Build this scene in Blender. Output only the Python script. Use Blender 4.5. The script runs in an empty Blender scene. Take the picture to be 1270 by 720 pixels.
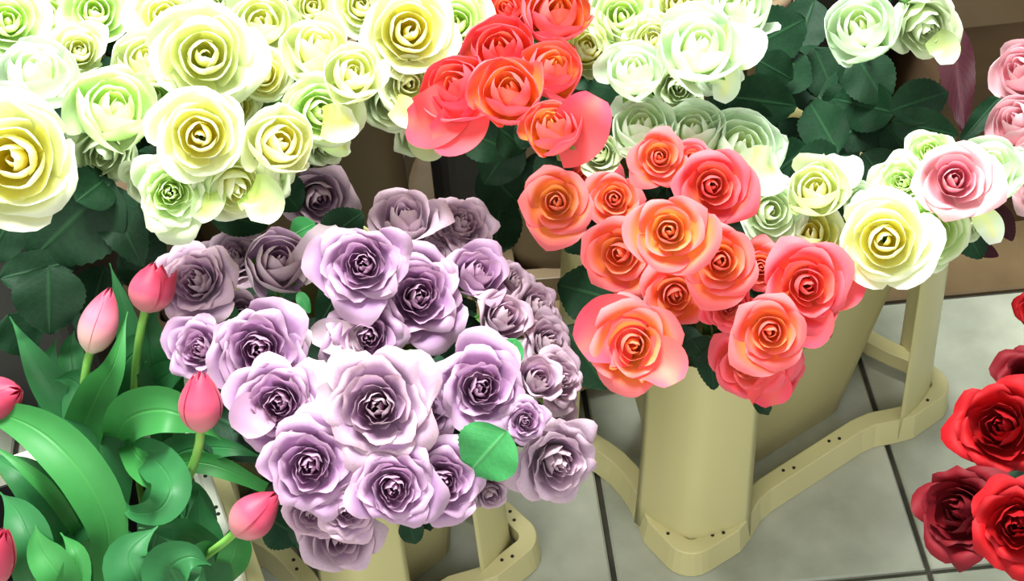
import bpy, math, random
from math import sin, cos, pi, radians, atan2, sqrt
from mathutils import Vector, Matrix
sc = bpy.context.scene
C = sc.collection
rnd = random.Random(7)

# ------------------------------------------------------------------ camera
H = 1.39; PITCH = radians(46); ROLL = radians(-3); FPX = 2000.0
R0 = Vector((1, 0, 0)); U0 = Vector((0, sin(PITCH), cos(PITCH))); FW = Vector((0, cos(PITCH), -sin(PITCH)))
RT = R0*cos(ROLL) + U0*sin(ROLL); UP = U0*cos(ROLL) - R0*sin(ROLL)
cam = bpy.data.cameras.new('camera'); co = bpy.data.objects.new('camera', cam); C.objects.link(co)
m = Matrix((RT, UP, -FW)).transposed().to_4x4(); m.translation = Vector((0, 0, H)); co.matrix_world = m
cam.sensor_width = 36; cam.lens = 36*FPX/1270; cam.clip_start = .05
sc.camera = co
def P(px, py, z):
    d = FW + RT*((px-635)/FPX) + UP*((360-py)/FPX)
    return Vector((0, 0, H)) + d*((z-H)/d.z)
def depth(p): return (p-Vector((0, 0, H))).dot(FW)

# ------------------------------------------------------------------ light
w = bpy.data.worlds.new('world'); sc.world = w; w.use_nodes = True
w.node_tree.nodes['Background'].inputs[0].default_value = (.93, .97, .97, 1)
w.node_tree.nodes['Background'].inputs[1].default_value = .42
def area(name, loc, target, size, power, col):
    l = bpy.data.lights.new(name, 'AREA'); l.shape = 'RECTANGLE'; l.size = size[0]; l.size_y = size[1]
    l.energy = power; l.color = col
    o = bpy.data.objects.new(name, l); C.objects.link(o); o.location = loc
    o.rotation_euler = (Vector(target)-Vector(loc)).to_track_quat('-Z', 'Y').to_euler()
area('ceiling_lamp_panel', (-.2, 1.3, 2.5), (-.05, 1.15, .5), (1.0, .5), 94, (.95, 1.0, .97))
area('shop_front_daylight', (-.9, -1.3, 2.1), (0, 1.0, .4), (1.6, 1.2), 25, (1.0, .98, .96))
sc.view_settings.view_transform = 'Standard'; sc.view_settings.look = 'None'
sc.view_settings.exposure = .85; sc.view_settings.gamma = 1

# ------------------------------------------------------------------ materials
def lin(c):
    return tuple(((v/255)/12.92 if v/255 <= .04045 else ((v/255+.055)/1.055)**2.4) for v in c) + (1,)
def nt(name):
    m = bpy.data.materials.new(name); m.use_nodes = True
    t = m.node_tree; t.nodes.clear(); return m, t
def N(t, k, **kw):
    n = t.nodes.new(k)
    for a, b in kw.items():
        if a.startswith('i_'):
            key = a[2:].replace('_', ' ')
            n.inputs[int(key) if key.isdigit() else key].default_value = b
        else: setattr(n, a, b)
    return n
def ramp(t, fac, stops):
    r = N(t, 'ShaderNodeValToRGB'); e = r.color_ramp.elements
    while len(e) < len(stops): e.new(.5)
    for i, (p, c) in enumerate(stops): e[i].position = p; e[i].color = c
    t.links.new(fac, r.inputs[0]); return r.outputs[0]
def mix(t, fac, a, b, mode='MIX'):
    n = N(t, 'ShaderNodeMix', data_type='RGBA', blend_type=mode)
    for k, v in ((0, fac), (6, a), (7, b)):
        if isinstance(v, (float, tuple)): n.inputs[k].default_value = v
        else: t.links.new(v, n.inputs[k])
    return n.outputs[2]
def petal_mat(name, inner, mid, outer, rim, base=None, back=None, rim_at=.86, trans=.32, rough=.5, spots=0.0, grad=(.05, .5), heart=None, sheen=.12):
    """attribute pt: R = ring (0 heart, 1 outermost), G = height along the petal, B = random of the petal"""
    m, t = nt(name); L = t.links.new
    a = N(t, 'ShaderNodeAttribute', attribute_name='pt'); s = N(t, 'ShaderNodeSeparateColor'); L(a.outputs['Color'], s.inputs[0])
    nz = N(t, 'ShaderNodeTexNoise', i_Scale=70.0, i_Detail=3.0)
    tc = N(t, 'ShaderNodeTexCoord'); L(tc.outputs['Object'], nz.inputs['Vector'])
    col = ramp(t, s.outputs[0], [(0, lin(inner)), (.42, lin(mid)), (.82, lin(outer))])
    base = base or inner
    bs = ramp(t, s.outputs[1], [(grad[0], (0, 0, 0, 1)), (grad[1], (1, 1, 1, 1))])
    col = mix(t, bs, lin(base), col)
    ad = N(t, 'ShaderNodeMath', operation='MULTIPLY_ADD'); L(nz.outputs[0], ad.inputs[0]); ad.inputs[1].default_value = .22; 
    sb = N(t, 'ShaderNodeMath', operation='SUBTRACT'); L(s.outputs[1], sb.inputs[0]); sb.inputs[1].default_value = .11; L(sb.outputs[0], ad.inputs[2])
    rm = ramp(t, ad.outputs[0], [(rim_at-.14, (0, 0, 0, 1)), (min(1, rim_at+.1), (1, 1, 1, 1))])
    rc = ramp(t, s.outputs[0], [(.1, lin(heart)), (.6, lin(rim))]) if heart else lin(rim)
    col = mix(t, rm, col, rc)
    v = ramp(t, s.outputs[2], [(0, (.84, .84, .84, 1)), (1, (1, 1, 1, 1))])
    col = mix(t, 1.0, col, v, 'MULTIPLY')
    if back:
        g = N(t, 'ShaderNodeNewGeometry'); bk = mix(t, .7, col, lin(back)); col = mix(t, g.outputs['Backfacing'], bk, col)
    if spots:
        n2 = N(t, 'ShaderNodeTexNoise', i_Scale=28.0, i_Detail=2.0); L(tc.outputs['Object'], n2.inputs['Vector'])
        sp = ramp(t, n2.outputs[0], [(.56, (0, 0, 0, 1)), (.72, (spots,)*3+(1,))])
        col = mix(t, sp, col, lin((178, 120, 120)))
    wv = N(t, 'ShaderNodeTexNoise', i_Scale=260.0, i_Detail=2.0); L(tc.outputs['Object'], wv.inputs['Vector'])
    bp = N(t, 'ShaderNodeBump', i_Strength=.12, i_Distance=.001); L(wv.outputs[0], bp.inputs['Height'])
    b = N(t, 'ShaderNodeBsdfPrincipled', i_Roughness=rough); b.inputs['Specular IOR Level'].default_value = .3
    b.inputs['Sheen Weight'].default_value = sheen
    L(col, b.inputs['Base Color']); L(bp.outputs[0], b.inputs['Normal'])
    tr = N(t, 'ShaderNodeBsdfTranslucent'); L(col, tr.inputs[0])
    mx = N(t, 'ShaderNodeMixShader'); mx.inputs[0].default_value = trans; L(b.outputs[0], mx.inputs[1]); L(tr.outputs[0], mx.inputs[2])
    o = N(t, 'ShaderNodeOutputMaterial'); L(mx.outputs[0], o.inputs[0]); return m
def leaf_mat(name, dark, light, vein, rough=.38, trans=.15, veinscale=9.0, side=.18, spec=.5):
    """attribute pt: R = |across| 0..1, G = along, B = random"""
    m, t = nt(name); L = t.links.new
    a = N(t, 'ShaderNodeAttribute', attribute_name='pt'); s = N(t, 'ShaderNodeSeparateColor'); L(a.outputs['Color'], s.inputs[0])
    tc = N(t, 'ShaderNodeTexCoord'); nz = N(t, 'ShaderNodeTexNoise', i_Scale=22.0, i_Detail=4.0); L(tc.outputs['Object'], nz.inputs['Vector'])
    col = mix(t, nz.outputs[0], lin(dark), lin(light))
    mid = ramp(t, s.outputs[0], [(0, (1, 1, 1, 1)), (.09, (0, 0, 0, 1))])
    # side veins: stripes slanting forward from the midrib
    q = N(t, 'ShaderNodeMath', operation='MULTIPLY_ADD'); L(s.outputs[0], q.inputs[0]); q.inputs[1].default_value = -.35; L(s.outputs[1], q.inputs[2])
    q2 = N(t, 'ShaderNodeMath', operation='MULTIPLY'); L(q.outputs[0], q2.inputs[0]); q2.inputs[1].default_value = veinscale
    q3 = N(t, 'ShaderNodeMath', operation='PINGPONG'); L(q2.outputs[0], q3.inputs[0]); q3.inputs[1].default_value = .42
    vn = ramp(t, q3.outputs[0], [(0, (side,)*3+(1,)), (.12, (0, 0, 0, 1))])
    v = mix(t, 1.0, mid, vn, 'ADD')
    sc_ = N(t, 'ShaderNodeMath', operation='MULTIPLY'); L(v, sc_.inputs[0]); sc_.inputs[1].default_value = .6
    col = mix(t, sc_.outputs[0], col, lin(vein))
    bp = N(t, 'ShaderNodeBump', i_Strength=.35, i_Distance=.002); bp.invert = True; L(v, bp.inputs['Height'])
    b = N(t, 'ShaderNodeBsdfPrincipled', i_Roughness=rough); b.inputs['Specular IOR Level'].default_value = spec
    L(col, b.inputs['Base Color']); L(bp.outputs[0], b.inputs['Normal'])
    tr = N(t, 'ShaderNodeBsdfTranslucent'); L(col, tr.inputs[0])
    mx = N(t, 'ShaderNodeMixShader'); mx.inputs[0].default_value = trans; L(b.outputs[0], mx.inputs[1]); L(tr.outputs[0], mx.inputs[2])
    o = N(t, 'ShaderNodeOutputMaterial'); L(mx.outputs[0], o.inputs[0]); return m
def plain(name, c1, c2, scale=6.0, rough=.45, bump=.05, stretch=(1, 1, 1), detail=4.0, trans=0, lo=.35, hi=.65):
    m, t = nt(name); L = t.links.new
    tc = N(t, 'ShaderNodeTexCoord'); mp = N(t, 'ShaderNodeMapping'); mp.inputs['Scale'].default_value = stretch
    L(tc.outputs['Object'], mp.inputs[0]); nz = N(t, 'ShaderNodeTexNoise', i_Scale=scale, i_Detail=detail); L(mp.outputs[0], nz.inputs['Vector'])
    col = ramp(t, nz.outputs[0], [(lo, lin(c1)), (hi, lin(c2))])
    n2 = N(t, 'ShaderNodeTexNoise', i_Scale=180.0, i_Detail=2.0); L(tc.outputs['Object'], n2.inputs['Vector'])
    bp = N(t, 'ShaderNodeBump', i_Strength=bump, i_Distance=.001); L(n2.outputs[0], bp.inputs['Height'])
    b = N(t, 'ShaderNodeBsdfPrincipled', i_Roughness=rough); L(col, b.inputs['Base Color']); L(bp.outputs[0], b.inputs['Normal'])
    out = b.outputs[0]
    if trans:
        tr = N(t, 'ShaderNodeBsdfTranslucent'); L(col, tr.inputs[0]); mx = N(t, 'ShaderNodeMixShader'); mx.inputs[0].default_value = trans
        L(b.outputs[0], mx.inputs[1]); L(tr.outputs[0], mx.inputs[2]); out = mx.outputs[0]
    o = N(t, 'ShaderNodeOutputMaterial'); L(out, o.inputs[0]); return m

M = {
 'cream': petal_mat('cream_petals', (255, 248, 120), (251, 253, 180), (247, 255, 210), (252, 255, 232), base=(242, 248, 140), trans=.45),
 'cream_green': petal_mat('green_cream_petals', (236, 250, 140), (232, 252, 175), (230, 253, 192), (246, 255, 222), base=(210, 242, 130), trans=.45),
 'cream_yellow': petal_mat('yellow_hearted_cream_petals', (255, 234, 20), (255, 248, 130), (249, 254, 208), (252, 255, 232), base=(255, 244, 95), trans=.45),
 'white': petal_mat('white_petals', (248, 252, 180), (240, 254, 214), (236, 254, 226), (246, 255, 240), base=(235, 248, 165), trans=.45),
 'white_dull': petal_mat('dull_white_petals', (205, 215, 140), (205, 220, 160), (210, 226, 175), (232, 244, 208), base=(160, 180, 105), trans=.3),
 'coral': petal_mat('coral_petals', (255, 196, 40), (255, 160, 80), (248, 84, 96), (252, 128, 130), base=(255, 150, 40), back=(246, 92, 116), rim_at=.89, grad=(.35, .95), heart=(255, 190, 90)),
 'coral_yellow': petal_mat('yellow_hearted_coral_petals', (255, 222, 30), (255, 184, 70), (250, 96, 100), (252, 132, 134), base=(255, 180, 40), back=(246, 96, 120), rim_at=.89, grad=(.35, .95), heart=(255, 215, 100)),
 'coral_pink': petal_mat('pink_coral_petals', (255, 150, 60), (250, 110, 84), (242, 64, 88), (250, 116, 126), base=(252, 120, 50), back=(242, 76, 104), rim_at=.89, grad=(.3, .85), heart=(255, 160, 110)),
 'lilac': petal_mat('lilac_petals', (198, 136, 184), (188, 134, 184), (182, 138, 184), (212, 176, 202), base=(190, 134, 170), back=(198, 162, 186), rim_at=.88, spots=.15),
 'lilac_pale': petal_mat('pale_lilac_petals', (196, 138, 184), (188, 144, 184), (190, 156, 188), (214, 182, 196), base=(200, 178, 165), back=(206, 188, 194), rim_at=.86, spots=.35),
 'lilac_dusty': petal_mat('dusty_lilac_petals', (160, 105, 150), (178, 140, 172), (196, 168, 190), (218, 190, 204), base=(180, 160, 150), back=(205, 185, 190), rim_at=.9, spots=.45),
 'pink': petal_mat('pink_petals', (235, 90, 130), (240, 125, 150), (245, 180, 185), (250, 195, 200), base=(240, 190, 180), trans=.3),
 'blush': petal_mat('blush_petals', (235, 130, 145), (238, 160, 172), (240, 184, 192), (248, 205, 212), base=(235, 160, 150), trans=.35),
 'red': petal_mat('red_petals', (176, 2, 10), (184, 4, 10), (188, 4, 12), (160, 3, 16), base=(110, 0, 8), trans=.08, rough=.7, sheen=0),
 'red_dark': petal_mat('dark_red_petals', (110, 2, 12), (124, 4, 18), (128, 6, 24), (104, 4, 18), base=(80, 0, 10), trans=.06, rough=.7, sheen=0),
 'tulip': petal_mat('tulip_petals', (206, 60, 92), (220, 84, 114), (224, 92, 122), (216, 66, 98), base=(238, 170, 165), trans=.3, rough=.42, grad=(0, .45), rim_at=.7),
 'tulip_light': petal_mat('pale_tulip_petals', (236, 110, 140), (240, 140, 160), (240, 140, 162), (225, 85, 115), base=(235, 215, 190), trans=.3, rough=.42, rim_at=.75),
 'rose_leaf': leaf_mat('rose_leaf', (8, 32, 18), (20, 58, 30), (40, 80, 46), rough=.6, side=.08, veinscale=7.0, spec=.2, trans=.06),
 'rose_leaf_light': leaf_mat('young_rose_leaf', (52, 140, 74), (76, 168, 92), (110, 188, 116), rough=.5, trans=.25, side=.08, veinscale=7.0, spec=.35),
 'rose_leaf_red': leaf_mat('burgundy_leaf', (44, 14, 22), (62, 20, 28), (84, 40, 48), rough=.6, spec=.2),
 'tulip_leaf': leaf_mat('tulip_leaf', (34, 92, 48), (56, 126, 70), (56, 124, 68), rough=.5, trans=.22, veinscale=0.0, side=0.0, spec=.3),
 'tulip_leaf_bright': leaf_mat('bright_tulip_leaf', (46, 118, 52), (68, 146, 74), (74, 150, 72), rough=.5, trans=.3, veinscale=0.0, side=0.0, spec=.3),
 'stem': plain('green_stem', (66, 112, 48), (92, 140, 60), 30, .45),
 'tulip_stem': plain('tulip_stem', (120, 185, 80), (160, 210, 100), 20, .4, trans=.2),
 'calyx': plain('sepal_green', (104, 150, 72), (140, 180, 96), 30, .5),
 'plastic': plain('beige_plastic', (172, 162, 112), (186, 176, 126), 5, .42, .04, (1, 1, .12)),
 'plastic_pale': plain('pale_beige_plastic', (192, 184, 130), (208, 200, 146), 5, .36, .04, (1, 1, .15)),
 'plastic_shaded': plain('shaded_beige_plastic', (100, 82, 58), (120, 100, 74), 4, .5, .04, (1, 1, .15)),  # same beige plastic, darkened: shade is put into the colour
 'plastic_white': plain('cream_plastic', (238, 240, 220), (246, 246, 228), 5, .35),
 'black': plain('black_plastic', (22, 20, 22), (34, 30, 32), 8, .5),
 'hole': plain('dark_hole', (30, 26, 20), (40, 34, 26), 8, .8),
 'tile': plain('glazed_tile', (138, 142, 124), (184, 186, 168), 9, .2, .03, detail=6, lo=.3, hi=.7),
 'tile_shaded': plain('shaded_glazed_tile', (98, 80, 56), (120, 100, 72), 9, .26, .03, detail=6, lo=.3, hi=.7),  # same glazed tile with its warm shade painted into the colour
 'grout': plain('dark_grout', (52, 50, 40), (70, 66, 54), 40, .9),
 'card': plain('brown_cardboard', (84, 62, 38), (102, 76, 48), 4, .75, .1, (1, 1, 6)),
 'tape': plain('tan_tape', (112, 90, 64), (124, 100, 72), 6, .35),
 'ink': plain('inked_mark', (90, 90, 60), (110, 108, 76), 60, .6),
}

# ------------------------------------------------------------------ helpers
def me(name, verts, faces, pt=None, smooth=True, mat=None):
    d = bpy.data.meshes.new(name); d.from_pydata([tuple(v) for v in verts], [], faces)
    if smooth: d.polygons.foreach_set('use_smooth', [True]*len(d.polygons))
    if pt:
        a = d.color_attributes.new('pt', 'FLOAT_COLOR', 'POINT')
        flat = []
        for p in pt: flat += [p[0], p[1], p[2], 1.0]
        a.data.foreach_set('color', flat)
    d.materials.append(mat)
    d.update(); return d
def ob(name, mesh, parent=None, mtx=None, mat=None):
    o = bpy.data.objects.new(name, mesh); C.objects.link(o)
    if parent: o.parent = parent
    if mtx is not None: o.matrix_local = mtx
    if mat and mesh.materials[0] is not mat:
        o.material_slots[0].link = 'OBJECT'; o.material_slots[0].material = mat
    return o
def root(name, loc, label, cat, group=None):
    o = bpy.data.objects.new(name, None); C.objects.link(o); o.location = loc; o.empty_display_size = .02
    o['label'] = label; o['category'] = cat
    if group: o['group'] = group
    return o
def grid_faces(nu, nv, off=0):
    return [(off+j*nu+i, off+j*nu+i+1, off+(j+1)*nu+i+1, off+(j+1)*nu+i) for j in range(nv-1) for i in range(nu-1)]
def sm(a, b, x): x = max(0, min(1, (x-a)/(b-a))); return x*x*(3-2*x)
def lerp(a, b, t): return a+(b-a)*t
def rot_to(n, spin=0):
    n = n.normalized(); return n.to_track_quat('Z', 'Y').to_matrix().to_4x4() @ Matrix.Rotation(spin, 4, 'Z')

# ------------------------------------------------------------------ roses: canonical blossom, outer radius 1, axis +Z
def petal(s, phi, K, r, nu, nv):
    """one petal; s = ring 0..1. returns verts, pt"""
    hw = lerp(K['wrap'], K['fan'], min(1, s*1.5)**.6)*r.uniform(.92, 1.08)
    Rt = lerp(.012, K['rt'], s**K['pw'])*r.uniform(lerp(.94, .84, s), lerp(1.05, 1.12, s))
    Rm = max(lerp(.16, .80, s**.85), Rt+.15*(1-s)**2) if K['cup'] == 0 else lerp(.18, .92, s**.7)
    if 'rm' in K: Rm = lerp(.2, K['rm'], s**.7)
    Rb = lerp(.10, .62 if 'rm' in K else .50, s)
    zt = (lerp(K.get('core', .19), K['rise'], sm(0, .35, s)) if s < .4 else lerp(K['rise'], K['drop'], sm(.4, 1, s)))+r.uniform(-.03, .03)
    zb = -.95; zm = lerp(-.35, -.15, s)
    curl = K['curl']*sm(.25, .9, s)*r.uniform(.7, 1.35); tip = K['tip']*sm(.3, .9, s)*r.uniform(.5, 1.4)
    f1, f2, f3 = r.uniform(0, 6.3), r.uniform(0, 6.3), r.uniform(0, 6.3)
    ruf = K['ruf']*(.25+.75*s); tw = r.uniform(-.14, .14); rv = r.random()
    V = []; A = []
    for j in range(nv):
        v0 = j/(nv-1); v0 = v0**.85
        for i in range(nu):
            u = -1+2*i/(nu-1); au = abs(u)
            v = v0*(1-.30*au**3.2*(1-.3*(1-s)) - tip*.10*au)
            wv = lerp(.42, 1, sm(0, .55, v0))*(1-.10*sm(.8, 1, v0)*s)
            a = u*hw*wv + tw*v
            k = 1-v
            rho = k**3*.05 + 3*k*k*v*Rb + 3*k*v*v*Rm + v**3*Rt
            z = k**3*zb + 3*k*k*v*(zb+.22) + 3*k*v*v*zm + v**3*zt
            c = max(0, (v-.72)/.28)
            cc = curl*(c*c)*(1+tip*1.2*(1-au)**2-.25*tip)
            rho += cc*.20; z -= cc*.20*c
            z -= curl*.11*au**2.2*sm(.35, 1, v)                   # sides roll back
            rho *= 1+(.05+.05*s)*u*K['spiral']*v                  # one side in, the other out
            rho *= 1+.16*(1/max(.35, cos(min(abs(a), 1.1)))-1)*sm(.35, .8, s)   # outer petals flatter than the circle
            w_ = sm(.5, 1, v)*ruf
            z += w_*(.055*sin(3.1*u+f1)+.035*sin(7.3*u+f2)); rho += w_*(.05*sin(3.9*u+f3)+.02*sin(9*u+f1))
            V.append(Vector((rho*cos(phi+a), rho*sin(phi+a), z))); A.append((s, v0, rv))
    return V, A
KIND = {
 'coral': dict(core=.33, n=10, m=7, wrap=1.7, fan=1.12, rt=.98, pw=1.12, rise=.17, drop=-.16, curl=.9, tip=.55, ruf=.7, spiral=1.2, cup=0),
 'lilac': dict(core=.27, n=20, m=10, wrap=1.15, fan=.95, rt=.97, pw=1.0, rise=.12, drop=-.14, curl=.9, tip=.3, ruf=1.6, spiral=1.2, cup=0),
 'cream': dict(core=.38, n=9, m=8, wrap=1.7, fan=1.2, rt=.92, pw=.95, rise=.24, drop=-.04, curl=.75, tip=.15, ruf=.9, spiral=1.2, cup=1),
 'bud':   dict(n=9, m=7, wrap=1.8, fan=1.2, rt=.72, pw=1.1, rise=.36, drop=.14, curl=.9, tip=.4, ruf=1.2, spiral=1.2, cup=0),
 'cup':   dict(core=.36, n=8, m=6, wrap=1.6, fan=1.35, rt=.64, rm=1.12, pw=.95, rise=.42, drop=.24, curl=.75, tip=.35, ruf=.9, spiral=1.3, cup=0),
 'red':   dict(n=14, m=10, wrap=1.5, fan=1.05, rt=.93, pw=1.0, rise=.24, drop=-.08, curl=1.1, tip=.5, ruf=1.8, spiral=1.2, cup=1),
}
BLOOM = {}
def blooms(kind, nvar):
    K = KIND[kind]
    for q in range(nvar):
        r = random.Random(hash((len(kind), ord(kind[0]), ord(kind[1]), q)) & 0xffff)
        V, F, A = [], [], []
        phi = r.uniform(0, 6.3); outs = []
        for k in range(K['n']+K['m']):
            s = k/(K['n']+K['m']-1); phi += 2.39996+r.uniform(-.25, .25)
            inner = k < K['n']
            if inner:
                v, a = petal(s, phi, K, r, 11, 9); F += grid_faces(11, 9, len(V)); V += v; A += a
            else:
                v, a = petal(s, phi, K, r, 13, 12)
                outs.append(me('petal', v, grid_faces(13, 12), a, mat=M['cream']))
        BLOOM[kind, q] = (me('inner_petals', V, F, A, mat=M['cream']), outs)
NV = {'coral': 5, 'lilac': 6, 'cream': 5, 'bud': 4, 'cup': 4, 'red': 3}
for k_, n_ in NV.items(): blooms(k_, n_)
# calyx: hip and five sepals
def make_calyx():
    V, F = [], []
    n = 10; prof = [(.03, -1.32), (.09, -1.3), (.19, -1.2), (.22, -1.05), (.18, -.92), (.05, -.86)]
    for (rr, z) in prof:
        for i in range(n): V.append((rr*cos(2*pi*i/n), rr*sin(2*pi*i/n), z))
    for j in range(len(prof)-1):
        for i in range(n): F.append((j*n+i, j*n+(i+1) % n, (j+1)*n+(i+1) % n, (j+1)*n+i))
    r = random.Random(3)
    for k in range(5):
        a0 = 2*pi*k/5; o = len(V); bend = r.uniform(-.5, .8)
        for j in range(6):
            t = j/5; w_ = .16*(1-t)**.7*(.6+t) if t < 1 else .004
            rad = .16+.55*t; z = -.95+.38*t-bend*.75*t*t
            for u in (-1, 0, 1):
                V.append((rad*cos(a0)-u*w_*sin(a0), rad*sin(a0)+u*w_*cos(a0), z+.03*abs(u)))
        F += grid_faces(3, 6, o)
    return me('calyx', V, F, mat=M['calyx'])
CALYX = make_calyx()
# rose leaf: 1 long on +X, toothed edge, folded on the midrib
def make_leaf(q):
    r = random.Random(q+50); V, A = [], []; nu, nv = 9, 25
    droop = r.uniform(.1, .35); fold = r.uniform(.12, .3); f = r.uniform(0, 6)
    for j in range(nv):
        t = j/(nv-1); w_ = .33*(sin(pi*t**.85)**.65)*(1-.12*t)
        if j == nv-1 or j == 0: w_ = .004
        w_ *= (1.02 if j % 2 else .98)
        for i in range(nu):
            u = -1+2*i/(nu-1)
            z = fold*abs(u)*w_ - droop*(t*t-t*.6) + .012*sin(9*t+f)*abs(u) + .025*sin(13*t+f+u*2)*abs(u)
            V.append((t-(.012 if j % 2 == 0 else 0)*abs(u)**4, u*w_, z)); A.append((abs(u), t, r.random()*0+.5))
    return me('leaf', V, grid_faces(nu, nv), A, mat=M['rose_leaf'])
LEAF = [make_leaf(q) for q in range(5)]

def tube(name, pts, rad, mat, parent, n=6, r1=None):
    V, F = [], []; L = len(pts)
    for j, p in enumerate(pts):
        t = (pts[min(j+1, L-1)]-pts[max(j-1, 0)]).normalized()
        x = t.cross(Vector((.3, 1, .1))).normalized(); y = t.cross(x); rr = lerp(rad, r1 or rad, j/(L-1))
        for i in range(n):
            a = 2*pi*i/n; V.append(p+(x*cos(a)+y*sin(a))*rr)
    for j in range(L-1):
        for i in range(n): F.append((j*n+i, j*n+(i+1) % n, (j+1)*n+(i+1) % n, (j+1)*n+i))
    F.append(tuple(range(n))); F.append(tuple(range((L-1)*n, L*n)))
    off = parent.location
    return ob(name, me(name, [v-off for v in V], F, mat=mat), parent)
def bez(p0, p1, p2, p3, n=10):
    return [p0*(1-t)**3+p1*3*t*(1-t)**2+p2*3*t*t*(1-t)+p3*t**3 for t in [i/n for i in range(n+1)]]
def put_leaf(parent, B, T, width, mat='rose_leaf', up=None, q=None):
    """leaf from base B to tip T (world), width in metres"""
    d = T-B; L = d.length; x = d.normalized()
    up = up or (Vector((0, 0, H))-B).normalized()
    y = up.cross(x).normalized(); z = x.cross(y)
    mm = Matrix((x*L, y*(width/.62), z*L*.8)).transposed().to_4x4(); mm.translation = B-parent.location
    return ob('leaf', LEAF[rnd.randrange(5) if q is None else q], parent, mm, M[mat])

ROSES = []     # (root, head position, group key)
G = {  # group key: group phrase, bucket centre x, y, top z, rim radius
 'L': ('cream roses in the upper left bucket', -.36, 1.50, .34, .14),
 'U': ('coral roses above the middle', .13, 1.50, .34, .10),
 'M': ('white roses in the upper middle', .17, 1.50, .34, .10),
 'R': ('white roses in the right front bucket', .25, 1.14, .32, .09),
 'T': ('white roses at the upper right', .385, 1.60, .34, .07),
 'K': ('coral roses in the front bucket', .23, 1.12, .32, .09),
 'P': ('lilac roses in the front bucket', -.18, 1.03, .32, .09),
 'D': ('red roses at the lower right', .62, .74, .28, .08),
 'B': ('blush roses at the right edge', .74, 1.18, .32, .09),
}
def rose(g, kind, mat, x, y, d, ax, ay, zc, label, spin=None, fill=2, q=None, squash=1.0):
    gp, bx, by, bz, br = G[g]
    z = zc/100; p = P(x, y, z); R = d/2*depth(p)/FPX*{'L': 1.18, 'M': 1.18, 'R': 1.12, 'T': 1.12, 'K': 1.0, 'U': 1.04, 'P': 1.09}.get(g, 1.08)
    cam_d = (Vector((0, 0, H))-p).normalized()
    n = (cam_d*sqrt(max(.02, 1-ax*ax-ay*ay))+RT*ax+UP*ay).normalized()
    spin = rnd.uniform(0, 6.28) if spin is None else spin
    rm = rot_to(n, spin)
    hp = p+n*(.12*R) - n*0
    S = Matrix.Diagonal((R, R*squash, R*.95, 1))
    base = hp - n*R*1.25
    # stem foot in the bucket
    fx = bx+rnd.uniform(-br, br)*.7; fy = by+rnd.uniform(-br, br)*.7
    foot = Vector((fx, fy, .03))
    rt = root('rose', foot, label, 'rose', gp)
    mtx = Matrix.Translation(hp-foot) @ rm @ S
    heart, outs = BLOOM[kind, rnd.randrange(NV[kind]) if q is None else q]
    ob('inner_petals', heart, rt, mtx, M[mat])
    for o in outs: ob('petal', o, rt, mtx, M[mat])
    ob('calyx', CALYX, rt, mtx)
    rim = Vector((lerp(fx, p.x, .35), lerp(fy, p.y, .35), bz+.02))
    pts = bez(base, base-n*.07+Vector((0, 0, -.02)), rim+Vector((0, 0, .03)), foot, 12)
    tube('stem', pts, .0026, M['stem'], rt, r1=.0032)
    for k in range(fill):
        i = 3+k+rnd.randrange(2); b = pts[i]
        an = rnd.uniform(0, 6.28); dr = Vector((cos(an), sin(an), rnd.uniform(-.6, -.05))).normalized()
        L = rnd.uniform(.045, .065)
        put_leaf(rt, b, b+dr*L, L*.62, up=(Vector((0, 0, 1))+cam_d*.5).normalized())
    ROSES.append((rt, hp, g)); return rt
# ------------------------------------------------------------------ floor
TR = radians(3.2); TX, TY, GAP = .318, .372, .006
gb = me('floor', [(-2.2, 0, -.006), (2.2, 0, -.006), (2.2, 3.4, -.006), (-2.2, 3.4, -.006), (-2.2, 0, -.05), (2.2, 0, -.05), (2.2, 3.4, -.05), (-2.2, 3.4, -.05)],
        [(0, 1, 2, 3), (7, 6, 5, 4), (0, 4, 5, 1), (1, 5, 6, 2), (2, 6, 7, 3), (3, 7, 4, 0)], smooth=False, mat=M['grout'])
floor = ob('floor', gb); floor['kind'] = 'structure'
def tile_mesh(mat):
    a, b, e = (TX-GAP)/2, (TY-GAP)/2, .0022
    V = [(-a, -b, -.006), (a, -b, -.006), (a, b, -.006), (-a, b, -.006), (-a, -b, -e), (a, -b, -e), (a, b, -e), (-a, b, -e), (-a+e, -b+e, 0), (a-e, -b+e, 0), (a-e, b-e, 0), (-a+e, b-e, 0)]
    F = [(8, 9, 10, 11)]
    for i in range(4):
        j = (i+1) % 4; F += [(i, j, 4+j, 4+i), (4+i, 4+j, 8+j, 8+i)]
    return me('tile', V, F, smooth=False, mat=mat)
tm = [tile_mesh(M['tile']), tile_mesh(M['tile_shaded'])]
O = Vector((.408, .917, 0)); rx = Vector((cos(TR), sin(TR), 0)); ry = Vector((-sin(TR), cos(TR), 0))
for i in range(-5, 4):
    for j in range(-2, 5):
        c = O+rx*(i+.5)*TX+ry*(j+.5)*TY
        if not (0.3 < c.y < 2.9): continue
        t = ob('tile', tm[1 if j >= 1 else 0], floor, Matrix.Translation(c+Vector((0, 0, rnd.uniform(0, .0006)))) @ Matrix.Rotation(TR, 4, 'Z'))

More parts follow.
